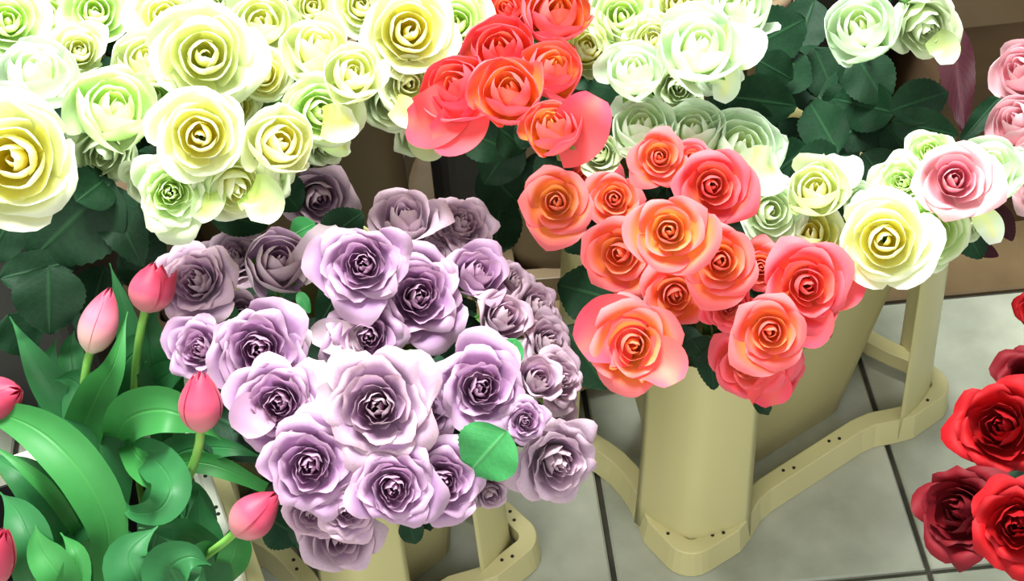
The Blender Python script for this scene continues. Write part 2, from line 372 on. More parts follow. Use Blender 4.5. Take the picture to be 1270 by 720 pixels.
# ------------------------------------------------------------------ buckets
def rrect(ax, ay, r, n=5):
    pts = []
    for k, (sx, sy) in enumerate(((1, 1), (-1, 1), (-1, -1), (1, -1))):
        for i in range(n+1):
            a = pi/2*k + pi/2*i/n
            pts.append((sx*(ax-r)+r*cos(a), sy*(ay-r)+r*sin(a)))
    return pts
def loft(loops, cap0=True, cap1=True):
    V = [p for l in loops for p in l]; n = len(loops[0]); F = []
    for j in range(len(loops)-1):
        for i in range(n): F.append((j*n+i, j*n+(i+1) % n, (j+1)*n+(i+1) % n, (j+1)*n+i))
    if cap0: F.append(tuple(reversed(range(n))))
    if cap1: F.append(tuple(range((len(loops)-1)*n, len(loops)*n)))
    return V, F
def bucket(label, cx, cy, rz, lx, ly, h, mat, taper=.74):
    def lp(k, z, g=0): return [(a, b, z) for a, b in rrect(lx/2*k+g, ly/2*k+g, .028)]
    t0, t1 = taper, 1
    L = [lp(t0, 0), lp(lerp(t0, t1, .5), h*.5), lp(t1*.985, h*.93), lp(1, h*.93, .006), lp(1, h, .006), lp(1, h, -.004), lp(lerp(t0, t1, .5), h*.5, -.005), lp(t0, .008, -.005)]
    V, F = loft(L)
    r = root('flower_bucket', (cx, cy, .001), label, 'bucket', None); r.rotation_euler.z = rz
    ob('tub', me('tub', V, F, mat=mat, smooth=False), r)
    # rolled rim of its own
    V, F = [], []; n = len(rrect(1, 1, .1)); sec = [(0, 0), (.007, .001), (.009, .007), (.004, .012), (-.003, .009)]
    loops = [[(a, b, h-.004+dz) for a, b in rrect(lx/2+dg, ly/2+dg, .03)] for dg, dz in sec+[sec[0]]]
    V, F = loft(loops, False, False); ob('rim', me('rim', V, F, mat=mat), r)
    return r
hv = [(.0019*cos(q*pi/4), .0019*sin(q*pi/4), z) for z in (0, .0007) for q in range(8)]
HOLE = me('peg_hole', hv, [(q, (q+1) % 8, 8+(q+1) % 8, 8+q) for q in range(8)]+[tuple(range(8, 16))], mat=M['hole'], smooth=False)  # solid discs; the shade inside each hole is their dark colour
def stand(label, front, right, depth_len, h, mat, pw=.058, holes=True, hm=None):
    """bucket stand: bottom ring of rails with peg holes, a broad rounded post in each corner"""
    ex = (right-front); lx = ex.length; ex.normalize(); ey = Vector((-ex.y, ex.x, 0)); ly = depth_len
    c = front+ex*lx/2+ey*ly/2
    r = root('bucket_stand', (c.x, c.y, .001), label, 'stand'); r.rotation_euler.z = atan2(ex.y, ex.x)
    # centreline of the ring: straight rails inset, bulging round every corner
    ins, cr = .020, .02
    path = []
    hx, hy = lx/2, ly/2
    for k, (sx, sy) in enumerate(((1, 1), (-1, 1), (-1, -1), (1, -1))):
        a0 = pi/2*k
        # approach point on the previous straight, then arc
        pre = [(hx-ins, hy-.12), (hx-ins*.85, hy-.10), (hx-.006, hy-.075), (hx-.001, hy-.06)]
        post = [(b_, a_) for a_, b_ in reversed([(hx-ins, hy-.12), (hx-ins*.85, hy-.10), (hx-.006, hy-.075), (hx-.001, hy-.06)])]
        pre = [(hx-p, hy-q) for p, q in ((ins, .12), (ins*.85, .10), (.010, .075), (.002, .055))]
        post = [(hx-q, hy-p) for p, q in ((.001, .06), (.006, .075), (ins*.85, .10), (ins, .12))]
        if k in (1, 3): pre, post = post[::-1], pre[::-1]
        path += [(sx*a, sy*b) for a, b in pre]
        for i in range(7):
            a = a0+pi/2*i/6; path.append((sx*(hx-cr)+cr*cos(a)*.9, sy*(hy-cr)+cr*sin(a)*.9))
        path += [(sx*a, sy*b) for a, b in post]
    n = len(path); nor = []
    for i in range(n):
        a, b = Vector(path[i-1]), Vector(path[(i+1) % n]); d = (b-a).normalized(); nor.append(Vector((d.y, -d.x)))
    sec = [(.013, 0), (.009, .0335), (.008, .034), (-.008, .034), (-.009, .0335), (-.010, .016), (-.008, .012)]
    loops = [[(path[i][0]+nor[i].x*g, path[i][1]+nor[i].y*g, z) for i in range(n)] for g, z in sec+[sec[0]]]
    V, F = loft(loops, False, False)
    ob('base_rail', me('base_rail', V, F, mat=mat, smooth=False), r)
    for k, (sx, sy) in enumerate(((1, 1), (-1, 1), (-1, -1), (1, -1))):
        V = []; rows = []
        for j in range(9):
            z = lerp(.006, h, (j/8)); fl = 1+.10*(1-j/8)**3
            row = []
            m_ = 12
            for side in (0, 1):
                for i in range(m_+1):
                    f_ = i/m_ if side == 0 else 1-i/m_
                    a = lerp(-1.12, 1.12, f_); rr = (pw if side == 0 else pw-.0035)*fl
                    row.append((rr*1.05*sin(a), rr*(.62-.62*abs(sin(a))**1.5)-(pw*.02), z))
            rows.append(row)
        V, F = loft(rows)
        ang = atan2(sy*1.0, sx*1.0)-pi/2
        mt = Matrix.Translation((sx*(hx-.040), sy*(hy-.040), 0)) @ Matrix.Rotation(ang, 4, 'Z') @ Matrix.Rotation(radians(2.0), 4, 'X')
        ps = ob('post', me('post', V, F, mat=mat), r, mt)
    # peg holes in pairs along the rails
    if holes:
        for i in range(n):
            j = (i+1) % n
            a, b = Vector(path[i]), Vector(path[j]); L = (b-a).length
            spots = []
            if L > .05: spots = [t for t in (.25, .75)] if L < .16 else [.12, .5, .88]
            elif .028 < L: spots = [.5]
            for t in spots:
                for e in (-.0055, .0055):
                    p = a.lerp(b, t)+(b-a).normalized()*e+nor[i]*(0.002*(1 if e > 0 else -1))
                    ob('peg_hole', HOLE, r, Matrix.Translation((p.x, p.y, .0338)))
    return r, c, atan2(ex.y, ex.x), lx, ly
F1, R1 = P(852, 712, 0), P(1172, 503, 0)
st, c, a, lx, ly = stand('beige plastic bucket stand under the front coral roses, its rails whole in view', F1, R1, .26, .30, M['plastic_pale'])
# faint inked mark on the front post of that stand
bucket('beige tapered plastic bucket inside the stand under the front coral roses', c.x, c.y, a, lx-.075, ly-.075, .28, M['plastic'], .70)
F2, R2 = P(455, 850, 0), P(668, 690, 0)
st2, c, a, lx, ly = stand('yellowish plastic bucket stand under the lilac roses at the bottom edge', F2, R2, .28, .33, M['plastic_pale'], pw=.045)
bucket('beige plastic bucket holding the lilac roses', c.x, c.y, a, lx-.06, ly-.075, .31, M['plastic'], .74)
st3 = stand('shaded brownish bucket stand behind the lilac roses, below the cream roses', Vector((-.42, 1.275, 0)), Vector((-.10, 1.30, 0)), .36, .40, M['plastic_shaded'], pw=.05, holes=False)
bucket('shaded plastic bucket holding the cream roses at the upper left', -.275, 1.47, .07, .26, .28, .39, M['plastic_shaded'])
st4 = stand('shaded bucket stand between the lilac and coral roses, below the upper coral roses', Vector((-.005, 1.33, 0)), Vector((.34, 1.35, 0)), .34, .36, M['plastic_shaded'], pw=.045, holes=False)
bucket('shaded plastic bucket under the upper coral and white roses', .165, 1.51, .06, .27, .26, .36, M['plastic_shaded'])
bucket('black plastic bucket behind dark leaves at the upper right', .385, 1.62, 0, .17, .30, .34, M['black'])
bucket('narrow black filler tub added to darken the gap between two shaded bucket stands', -.045, 1.49, .07, .10, .26, .36, M['black'], .9)  # added black tub standing in for the shade in the gap
bucket('black filler bucket added to darken the floor beneath leaves at the left edge', -.535, 1.31, .05, .18, .34, .32, M['black'])  # unseen bucket, added to cover the lit floor with black
bucket('bucket of the red roses beyond the lower right corner', .74, .80, 0, .24, .22, .28, M['black'])
bucket('bucket of the blush roses beyond the right edge', .80, 1.28, 0, .24, .22, .28, M['black'])

# tulip crate with a pale perforated rim
def tulip_crate():
    zt = .23
    a, b = P(303, 705, zt), P(243, 530, zt)          # outer edge of the right hand side
    ey = (b-a).normalized(); ex = Vector((ey.y, -ey.x, 0)); W, L = .34, .22
    a = a-ey*.012
    c = a-ex*W/2+ey*L/2; c.z = .001
    r = root('tulip_crate', c, 'pale cream plastic crate with perforated rim holding the pink tulips', 'crate'); r.rotation_euler.z = atan2(ex.y, ex.x)
    def lp(g, z): return [(x_, y_, z) for x_, y_ in rrect(W/2+g, L/2+g, .02)]
    V, F = loft([lp(-.03, 0), lp(-.014, zt-.02), lp(-.018, zt-.02), lp(-.034, .006)]); ob('crate_wall', me('crate_wall', V, F, mat=M['black'], smooth=False), r)  # black wall colour paints in the dark inside of the pale crate
    V, F = loft([lp(-.016, zt-.03), lp(0, zt-.03), lp(0, zt-.004), lp(-.002, zt), lp(-.010, zt), lp(-.012, zt-.004), lp(-.016, zt-.004), lp(-.016, zt-.03)], False, False)
    ob('rim', me('rim', V, F, mat=M['plastic_white'], smooth=False), r)
    V, F = loft([[(x_, y_, z) for x_, y_ in rrect(W/2+g, L/2+g, .02)] for g, z in ((-.0165, zt-.035), (.012, zt-.035), (.014, zt-.022), (-.0165, zt-.022), (-.0165, zt-.035))], False, False)
    ob('ledge', me('ledge', V, F, mat=M['plastic_pale'], smooth=False), r)
    for k in range(5):
        for e in (-.004, .004):
            ob('peg_hole', HOLE, r, Matrix.Translation((W/2-.006, -L/2+.035+k*.046+e, zt-.0002)))
    V, F = loft([[(x_, y_, z) for x_, y_ in rrect(.03, .026, .012)] for z in (zt-.028, zt-.006, zt-.003)])
    ob('corner_plate', me('corner_plate', V, F, mat=M['plastic_white'], smooth=False), r, Matrix.Translation((W/2-.046, -L/2+.04, 0)))
    return c, r.rotation_euler.z
TC, TCA = tulip_crate()
# cardboard box at the upper right
def card():
    a = P(1108, 292, 0); b = P(1300, 270, 0); ex = (b-a).normalized(); ey = Vector((-ex.y, ex.x, 0))
    r = root('cardboard_box', a+ex*.29+ey*.15, 'brown cardboard box on the floor behind the upper right roses', 'box'); r.rotation_euler.z = atan2(ex.y, ex.x)
    def bx(x0, x1, y0, y1, z0, z1, nm, mt):
        V = [(x, y, z) for z in (z0, z1) for x, y in ((x0, y0), (x1, y0), (x1, y1), (x0, y1))]
        ob(nm, me(nm, V, [(3, 2, 1, 0), (4, 5, 6, 7), (0, 1, 5, 4), (1, 2, 6, 5), (2, 3, 7, 6), (3, 0, 4, 7)], smooth=False, mat=mt), r)
    bx(-.27, .30, -.15, .15, 0, .37, 'box_body', M['card'])
    bx(-.28, .31, -.16, -.001, .37, .375, 'flap', M['card']); bx(-.28, .31, .001, .16, .37, .375, 'flap', M['card'])
    bx(-.272, .302, -.152, -.149, .31, .37, 'tape', M['tape'])
card()

# ------------------------------------------------------------------ roses
# group, form, material, x, y, diameter, facing right, facing up, height (cm), label
for a in [
 # ---- cream, upper left
 ('L','cream','cream_yellow', 16,198,150,-.15,.0,58,'big open white rose with bright yellow heart at the left edge'),
 ('L','cup','white', 48,92,100,.1,.6,57,'plain white rose cup above the big yellow-hearted rose, seen from its side'),
 ('L','cream','cream_green', 10,25,88,0,.2,54,'cream rose in the top left corner of the photo'),
 ('L','cream','cream_green', 118,14,84,0,.2,54,'green-tinged cream rose at the top edge, second from the left corner'),
 ('L','bud','cream', 98,62,74,0,.2,53,'small cream rose just right of the plain white cup'),
 ('L','cup','cream_green', 142,134,108,.1,.4,57,'round half-closed green-cream rose above the dull hanging petals'),
 ('L','cup','cream', 182,74,76,0,.35,55,'cream rose left of the largest open cream rose'),
 ('L','cream','cream', 254,68,124,0,.1,58,'largest fully open cream rose in the upper left bunch'),
 ('L','cream','cream', 205,20,84,0,.2,54,'cream rose at the top edge above the largest open cream rose, on its left'),
 ('L','cream','white', 268,4,80,0,.2,55,'whitish rose at the top edge above the largest open cream rose, on its right'),
 ('L','cup','cream', 324,28,86,0,.3,56,'pale cream rose at the top edge, right of the largest open one'),
 ('L','cream','cream_yellow', 248,168,106,-.05,.0,58,'open cream rose with soft yellow swirl, above the small green-cream rosette'),
 ('L','lilac','cream_green', 212,238,84,0,.0,54,'small green-cream rosette, lowest of the upper left bunch'),
 ('L','cream','cream', 292,232,92,.25,-.35,53,'drooping cream rose beside the green-cream rosette, skirt petals hanging'),
 ('L','cup','cream_yellow', 348,176,86,.15,.15,57,'cream rose with yellow heart at the lower right tip of the cream bunch'),
 ('L','cream','cream_yellow', 326,92,66,0,.1,54,'small yellowish rose squeezed right of the largest open cream rose'),
 ('L','cup','cream', 394,58,86,0,.5,56,'tall cream cup leaning up, above the single pale round rose'),
 ('L','cup','cream', 438,90,78,.1,.3,58,'pale round rose above the dull side-on petals'),
 ('L','cream','cream_green', 397,138,84,.2,.0,55,'green-white rosette with one wide lower petal, below the pale round rose'),
 ('L','cream','cream_yellow', 508,38,110,.05,.1,56,'large cream rose with yellow heart left of the coral cluster'),
 ('L','cream','cream', 448,6,72,0,.2,53,'cream rose at the top edge between two larger ones'),
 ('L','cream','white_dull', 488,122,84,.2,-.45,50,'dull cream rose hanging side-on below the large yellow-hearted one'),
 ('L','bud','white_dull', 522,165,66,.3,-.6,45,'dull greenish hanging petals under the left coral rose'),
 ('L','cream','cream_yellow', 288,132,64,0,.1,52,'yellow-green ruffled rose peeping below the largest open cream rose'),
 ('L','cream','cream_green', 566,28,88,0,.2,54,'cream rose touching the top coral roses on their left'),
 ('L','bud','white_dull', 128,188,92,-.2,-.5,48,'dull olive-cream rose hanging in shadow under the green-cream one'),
 ('L','cream','cream_green', 60,18,80,0,.3,52,'green-cream rose at the top edge between the corner and the second one'),
 ('L','cream','cream', 388,8,66,0,.2,51,'cream rose at the top edge above the tall cream cup'),
 ('L','bud','cream_green', 192,118,60,0,.2,51,'small green-cream bud between the green-cream and yellow-swirl roses'),
 ('L','bud','cream_green', 330,222,70,.3,-.4,49,'pale green petals trailing at the right end of the lowest cream roses'),
 ('L','bud','white_dull', 404,180,56,.35,-.4,47,'little white petals hanging below the green-white rosette'),
 ('L','cream','cream', 508,104,70,.1,-.1,52,'creamy yellow rose beneath the large yellow-hearted rose'),
 ('L','bud','white_dull', 180,226,60,-.3,-.4,48,'withered pinkish-grey petals left of the green-cream rosette'),
 # ---- upper coral
 ('U','coral','coral_pink', 628,10,80,-.2,.3,54,'pink-coral rose at the top edge, leftmost of the upper cluster'),
 ('U','cup','coral', 690,14,100,.1,.4,55,'coral-orange rose at the top edge right of the pink-coral one'),
 ('U','cup','coral_pink', 622,62,96,-.1,.4,54,'coral rose in the middle row of the upper cluster, half covered'),
 ('U','cup','coral', 684,86,88,.25,.45,55,'small coral rose with orange flank on the right of the upper cluster'),
 ('U','cup','coral', 632,112,102,-.1,.35,58,'upright coral rose with pale orange heart in the centre of the upper cluster'),
 ('U','cup','coral_pink', 566,108,100,-.35,.35,55,'coral rose tilting left with a wide pink skirt, leftmost of all coral roses'),
 ('U','cup','coral_yellow', 686,158,84,-.1,.5,57,'orange coral bud with one wide pink petal, lowest of the upper cluster'),
 # ---- white, upper middle
 ('M','bud','cream_yellow', 728,58,92,.1,.2,50,'yellow-green rose beside the upper coral cluster'),
 ('M','cream','cream_green', 772,20,88,0,.2,52,'cream rose at the top edge right of the upper coral cluster'),
 ('M','cup','white', 786,88,78,0,.5,54,'round white rose with overlapping petals, right of the upper coral cluster'),
 ('M','cup','white', 796,158,82,0,.5,49,'white rose directly above the topmost of the lower coral roses'),
 ('M','cup','white', 868,58,104,.1,.45,56,'large blown white rose overhanging the dark leaves'),
 ('M','cream','cream', 842,4,84,0,.2,53,'white rose at the top edge above the large blown white one'),
 ('M','cup','white', 920,8,84,.2,.4,54,'white rose at the top edge beside the dark leaves'),
 ('M','cup','white', 860,164,88,0,.45,48,'white rose behind the uppermost pink-coral rose of the lower bunch'),
 ('M','cup','white', 920,186,108,.15,.4,47,'wide white rose with pointed petals right of the coral bunch'),
 ('M','bud','white_dull', 842,108,66,0,-.2,48,'dull beige-green petals under the large blown white rose'),
 ('M','bud','white_dull', 742,190,58,-.2,.1,47,'small pale bud just below the orange bud with the wide pink petal'),
 ('M','bud','white', 892,92,58,.3,-.6,50,'drooping white petals below the large blown white rose'),
 ('M','cream','cream', 810,48,66,0,.2,51,'small cream rose between the round white and the large blown rose'),
 # ---- white, right front
 ('R','cream','white', 956,262,84,.2,.0,45,'white rose squeezed against the right flank of the coral bunch'),
 ('R','cup','cream', 1012,234,80,.0,.3,47,'round white rose with cream heart, above the yellow-centred one'),
 ('R','cream','cream_yellow', 1004,290,98,.0,.25,43,'white rose with a yellow centre behind the largest right coral rose'),
 ('R','bud','white', 1068,248,56,.1,.2,44,'small single white petal cup between two white roses'),
 ('R','cream','cream_yellow', 1098,298,112,.0,.0,47,'open white rose with yellow heart, lowest of the right white roses'),
 ('R','cream','cream_green', 1158,288,92,.2,-.1,44,'loose creamy green rose below the pink rose'),
 ('R','lilac','cream_green', 1118,226,62,-.2,.1,44,'small curled green-white rose left of the pink rose'),
 ('R','bud','cream_green', 1152,188,62,-.2,.3,45,'pale green ruffled petals just above the pink rose'),
 ('R','cup','white', 1228,208,96,.25,.5,46,'large white cup-shaped rose right of the pink rose'),
 ('R','coral','pink', 1184,222,92,.1,.15,50,'pink rose with deep pink heart among white roses'),
 ('R','bud','white_dull', 1212,278,50,.2,-.6,43,'small white petals hanging below the white cup-shaped rose'),
 # ---- upper right white pair
 ('T','cup','white', 1068,32,98,-.1,.3,52,'white rose hanging above dark leaves at the top right, left of the dull one'),
 ('T','bud','white_dull', 1148,32,92,.35,-.45,50,'dull white rose seen from behind at the top right, near the cardboard box'),
 # ---- blush
 ('B','cup','blush', 1268,88,84,-.4,.4,47,'blush pink rose at the right edge, the upper of two'),
 ('B','cup','blush', 1262,152,84,-.4,.5,45,'blush pink rose at the right edge, the lower of two'),
 ('B','coral','blush', 1286,230,60,-.3,.2,42,'sliver of a pink rose at the right edge beside the white cup'),
 # ---- lower coral bunch
 ('K','coral','coral_yellow', 690,250,94,-.05,.05,45,'orange-yellow hearted rose, leftmost of the lower coral bunch'),
 ('K','coral','coral_pink', 728,224,88,0,.3,43,'pink-coral rose mostly hidden behind the leftmost orange-yellow one'),
 ('K','coral','coral', 762,246,74,0,.05,45,'small coral rose between the leftmost one and the bright yellow-hearted one'),
 ('K','coral','coral', 818,194,74,.05,.1,51,'orange-hearted small rose at the top of the lower coral bunch'),
 ('K','coral','coral_pink', 858,196,54,.1,.4,50,'small upright pink petals at the top of the lower coral bunch'),
 ('K','coral','coral_pink', 884,230,100,.1,.0,51,'wide pink-red rose with a coral swirl at the upper right of the coral bunch'),
 ('K','coral','coral_yellow', 830,286,102,.0,.05,52,'coral rose with vivid yellow heart in the centre of the bunch'),
 ('K','coral','coral', 768,314,102,-.15,-.05,45,'coral rose below left of the vivid yellow-hearted one, pink outer petals'),
 ('K','coral','coral', 894,324,98,.05,.0,47,'coral rose with orange swirl right below the wide pink-red one'),
 ('K','coral','coral', 838,366,90,.05,-.15,43,'coral rose with neat round heart above the front stand post'),
 ('K','coral','coral', 944,332,64,.0,.0,45,'small orange rose hemmed in left of the big right coral rose'),
 ('K','coral','coral_pink', 1002,354,118,.1,-.05,45,'big pink-coral rose at the right end of the lower coral bunch'),
 ('K','lilac','coral_pink', 903,380,62,.0,-.1,43,'small many-ringed pink rose in the dip of the coral bunch'),
 ('K','coral','coral', 956,412,98,.05,-.1,44,'coral rose with orange heart below the big right one'),
 ('K','coral','coral_pink', 930,452,100,-.1,-.35,39,'pink-coral rose with tiny dark heart, lowest of the bunch'),
 ('K','coral','coral_yellow', 786,428,118,.05,-.05,44,'rose with large yellow heart and wide pink petal, front left of the coral bunch'),
 ('K','bud','coral_pink', 966,458,70,.2,-.4,37,'pink petals hanging behind the lowest coral roses'),
 # ---- lilac bunch
 ('P','lilac','lilac', 450,328,104,-.05,.05,48,'open lilac rose with round swirled heart, upper centre of the lilac bunch'),
 ('P','lilac','lilac', 520,366,112,.1,.1,44,'wide lilac rose overlapping the upper centre one on its right'),
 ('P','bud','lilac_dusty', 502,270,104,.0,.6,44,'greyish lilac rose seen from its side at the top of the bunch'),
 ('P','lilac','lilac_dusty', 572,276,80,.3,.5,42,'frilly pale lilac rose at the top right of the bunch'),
 ('P','bud','lilac', 592,338,90,.35,.45,43,'cupped lilac rose seen from its side, right of the wide one'),
 ('P','lilac','lilac_dusty', 640,348,52,.5,.5,40,'small dusty lilac rose on the upper right slope of the bunch'),
 ('P','bud','lilac_pale', 626,392,76,.45,.35,41,'pale lilac rose with white belly below the dusty slope rose'),
 ('P','lilac','lilac_dusty', 668,378,66,.65,.3,39,'dusty mauve rose turned right, first down the right edge of the bunch'),
 ('P','lilac','lilac_dusty', 682,424,70,.65,.2,38,'dusty mauve rose turned right, halfway down the right edge of the bunch'),
 ('P','lilac','lilac_dusty', 696,470,70,.6,.1,38,'dusty mauve rose turned right, low on the right edge of the bunch'),
 ('P','lilac','lilac_dusty', 690,512,70,.6,.0,35,'shaded mauve rose just above the ragged one at the right'),
 ('P','bud','lilac_pale', 668,470,72,.3,.3,41,'lilac rose with a white petal and a red streak, right side of the bunch'),
 ('P','cup','lilac_pale', 346,324,90,.1,.35,45,'cup-shaped rose with white and pink-rimmed petals, upper left of the bunch'),
 ('P','lilac','lilac_pale', 242,348,94,-.3,.2,44,'pale lilac rose touching the pink tulip at the upper left'),
 ('P','lilac','lilac', 246,432,76,-.3,.1,42,'violet rose above the tulip, far left of the bunch'),
 ('P','lilac','lilac', 320,434,108,-.05,-.05,46,'large lilac rose with ruffled oval heart, left side of the bunch'),
 ('P','lilac','lilac', 456,418,92,.0,-.1,43,'lilac rose with red-tipped side petal, centre of the bunch'),
 ('P','lilac','lilac', 345,500,102,-.1,-.05,45,'lilac rose with neat dark swirl, left below the large ruffled one'),
 ('P','lilac','lilac_pale', 468,504,126,-.05,.0,48,'largest pale lilac rose in the middle of the bunch'),
 ('P','lilac','lilac', 530,508,76,.1,-.05,45,'small ruffled lilac rose beside the largest pale one'),
 ('P','lilac','lilac', 598,480,106,.1,.05,46,'lilac rose with pink lower rim above the round green leaf'),
 ('P','lilac','lilac', 652,522,50,.1,-.05,44,'smallest violet rose, right above the green leaf'),
 ('P','lilac','lilac', 384,578,108,-.05,-.1,45,'open lilac rose with deep purple heart, lower left of the bunch'),
 ('P','lilac','lilac', 488,606,98,.05,-.15,44,'lilac rose with tight swirl, bottom centre of the bunch'),
 ('P','lilac','lilac', 550,598,90,.15,-.1,42,'ruffled lilac rose left of the round green leaf'),
 ('P','lilac','lilac_pale', 430,632,72,-.05,-.2,42,'small pale rose with dark heart between the two lowest open roses'),
 ('P','bud','lilac_dusty', 422,664,112,.0,-.5,37,'dusty rose hanging head-down at the very bottom of the bunch'),
 ('P','lilac','lilac_dusty', 694,574,98,.35,-.35,38,'ragged lilac and white rose hanging at the lower right of the bunch'),
 ('P','bud','lilac_pale', 388,636,76,-.2,-.4,40,'whitish lilac petals drooping below the deep-hearted rose'),
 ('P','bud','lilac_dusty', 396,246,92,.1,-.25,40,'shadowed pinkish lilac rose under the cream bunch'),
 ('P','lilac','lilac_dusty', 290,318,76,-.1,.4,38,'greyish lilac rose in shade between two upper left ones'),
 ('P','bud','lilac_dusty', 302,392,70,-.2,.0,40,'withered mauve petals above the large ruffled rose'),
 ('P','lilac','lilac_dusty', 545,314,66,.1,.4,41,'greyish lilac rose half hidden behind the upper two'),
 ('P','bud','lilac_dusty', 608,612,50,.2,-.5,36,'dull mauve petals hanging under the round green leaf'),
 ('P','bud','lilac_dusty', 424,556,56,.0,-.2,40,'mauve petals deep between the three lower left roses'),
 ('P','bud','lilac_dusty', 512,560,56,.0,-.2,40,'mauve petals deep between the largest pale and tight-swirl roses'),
 # ---- red
 ('D','red','red', 1240,528,112,-.2,.1,42,'bright red rose at the right edge, highest of the full ones'),
 ('D','red','red_dark', 1188,634,112,-.5,.1,38,'dark crimson rose with torn petals, leftmost of the red ones'),
 ('D','red','red', 1262,650,104,-.1,-.1,43,'bright red rose in the lower right corner'),
 ('D','red','red', 1290,382,62,-.3,.2,36,'red petals at the right edge beside the floor joint'),
 ('D','red','red_dark', 1276,470,80,-.3,.3,38,'dark red rose behind the bright one at the right edge'),
]: rose(*a)

# ------------------------------------------------------------------ rose leaves that the photo shows singly
def near(p, gs):
    return min((r for r in ROSES if r[2] in gs), key=lambda r: (r[1]-p).length)[0]
for gs, x0, y0, x1, y1, w_, z0, z1, mt in [
 # lilac bunch
 ('P',628,534,578,590,84,46,42,'rose_leaf_light'), ('P',640,420,622,462,34,44,42,'rose_leaf_light'), ('P',500,470,508,428,36,44,42,'rose_leaf_light'),
 ('P',400,300,452,262,52,42,43,'rose_leaf'), ('P',362,292,392,276,34,43,43,'rose_leaf_light'), ('P',440,330,395,405,50,38,36,'rose_leaf'),
 ('P',380,410,430,470,60,38,37,'rose_leaf'), ('P',535,440,548,480,30,40,40,'rose_leaf'), ('P',590,395,545,440,40,37,36,'rose_leaf'),
 ('P',560,395,600,440,46,36,34,'rose_leaf'), ('P',398,452,420,482,34,42,41,'rose_leaf_light'), ('P',505,640,516,676,32,38,35,'rose_leaf'),
 ('P',240,505,360,560,84,36,36,'rose_leaf'), ('P',330,640,378,668,62,33,31,'rose_leaf'), ('P',370,362,384,388,16,44,43,'rose_leaf_light'),
 ('P',262,382,300,402,34,41,40,'rose_leaf_light'), ('P',300,480,270,520,44,38,36,'rose_leaf'), ('P',430,250,400,300,36,38,36,'rose_leaf'),
 # coral bunch
 ('K',762,372,688,352,74,38,37,'rose_leaf'), ('K',700,405,752,482,70,36,33,'rose_leaf'), ('K',880,420,886,486,38,38,34,'rose_leaf'),
 ('K',935,488,956,516,20,35,32,'rose_leaf'), ('K',928,280,945,250,36,41,41,'rose_leaf'), ('K',800,335,790,372,30,40,38,'rose_leaf'),
 ('K',1020,395,1030,420,14,40,38,'rose_leaf'), ('K',858,420,872,440,36,39,37,'rose_leaf'), ('K',740,282,700,312,40,38,36,'rose_leaf'),
 # between
 ('U',640,170,600,230,60,44,40,'rose_leaf'), ('U',600,205,650,260,70,38,32,'rose_leaf'), ('U',622,240,610,325,62,34,26,'rose_leaf'),
 ('U',720,120,770,170,70,48,45,'rose_leaf'), ('U',570,160,640,190,56,46,44,'rose_leaf'), ('U',650,200,700,230,50,40,38,'rose_leaf'),
 ('U',620,160,655,188,50,49,46,'rose_leaf'), ('U',660,150,645,185,34,50,48,'rose_leaf'),
 # dark leaves, upper right
 ('M',930,60,1005,20,70,44,44,'rose_leaf'), ('M',960,110,1000,60,64,42,42,'rose_leaf'), ('M',900,120,992,132,66,43,41,'rose_leaf'),
 ('M',900,140,968,158,44,42,40,'rose_leaf'), ('M',940,75,985,100,50,45,43,'rose_leaf'), ('M',985,240,1052,178,70,42,41,'rose_leaf'),
 ('M',950,225,1010,175,56,41,40,'rose_leaf'), ('T',1062,70,1100,130,66,44,41,'rose_leaf'), ('T',1104,138,1180,112,56,42,42,'rose_leaf'),
 ('T',1110,140,1030,122,64,41,39,'rose_leaf'), ('T',1100,140,1025,180,60,39,37,'rose_leaf'), ('T',1106,150,1190,168,50,41,40,'rose_leaf'),
 ('T',1100,155,1130,200,44,39,36,'rose_leaf'), ('T',1010,60,1040,130,56,40,36,'rose_leaf'), ('T',1060,110,1020,150,48,38,35,'rose_leaf'),
 ('T',1180,30,1196,160,44,36,34,'rose_leaf_red'), ('R',1235,252,1256,300,26,42,39,'rose_leaf_red'), ('R',1190,270,1218,322,46,41,38,'rose_leaf'),
 ('R',1200,300,1240,318,20,38,37,'rose_leaf_red'), ('R',1050,265,1078,282,28,42,41,'rose_leaf'), ('B',1240,120,1190,178,26,40,38,'rose_leaf'),
 ('B',1230,108,1255,118,16,42,42,'rose_leaf_red'),
 ('M',1040,190,1000,120,60,41,40,'rose_leaf'), ('T',985,60,1030,150,70,38,36,'rose_leaf'),
 ('T',1070,190,1110,240,60,38,36,'rose_leaf'), ('T',1120,175,1080,232,60,37,35,'rose_leaf'),
 ('L',200,290,150,330,60,36,34,'rose_leaf'), ('L',165,300,190,370,60,34,30,'rose_leaf'), ('L',90,380,150,400,60,30,28,'rose_leaf'),
 ('M',880,120,905,160,44,42,40,'rose_leaf'), ('M',925,100,890,165,40,40,38,'rose_leaf'), ('M',1000,150,960,210,60,36,33,'rose_leaf'),
 ('T',1060,170,1000,220,60,34,31,'rose_leaf'), ('T',1010,0,985,70,60,38,35,'rose_leaf'),
 # dark leaves, left
 ('L',140,225,36,325,120,46,42,'rose_leaf'), ('L',128,232,178,330,60,45,41,'rose_leaf'), ('L',60,330,62,415,88,42,38,'rose_leaf'),
 ('L',0,345,100,322,50,41,41,'rose_leaf'), ('L',95,250,140,215,60,47,46,'rose_leaf'), ('L',-10,90,14,138,50,50,48,'rose_leaf'),
 ('L',150,200,210,222,40,46,44,'rose_leaf'), ('L',70,150,95,210,40,48,45,'rose_leaf'), ('L',340,220,372,262,50,43,40,'rose_leaf'),
 ('L',260,262,335,282,44,42,39,'rose_leaf'), ('L',370,0,400,22,34,50,48,'rose_leaf'), ('L',20,260,-20,330,60,41,37,'rose_leaf'),
 ('L',130,330,110,400,60,36,32,'rose_leaf'), ('L',10,390,40,440,60,34,30,'rose_leaf'),
]:
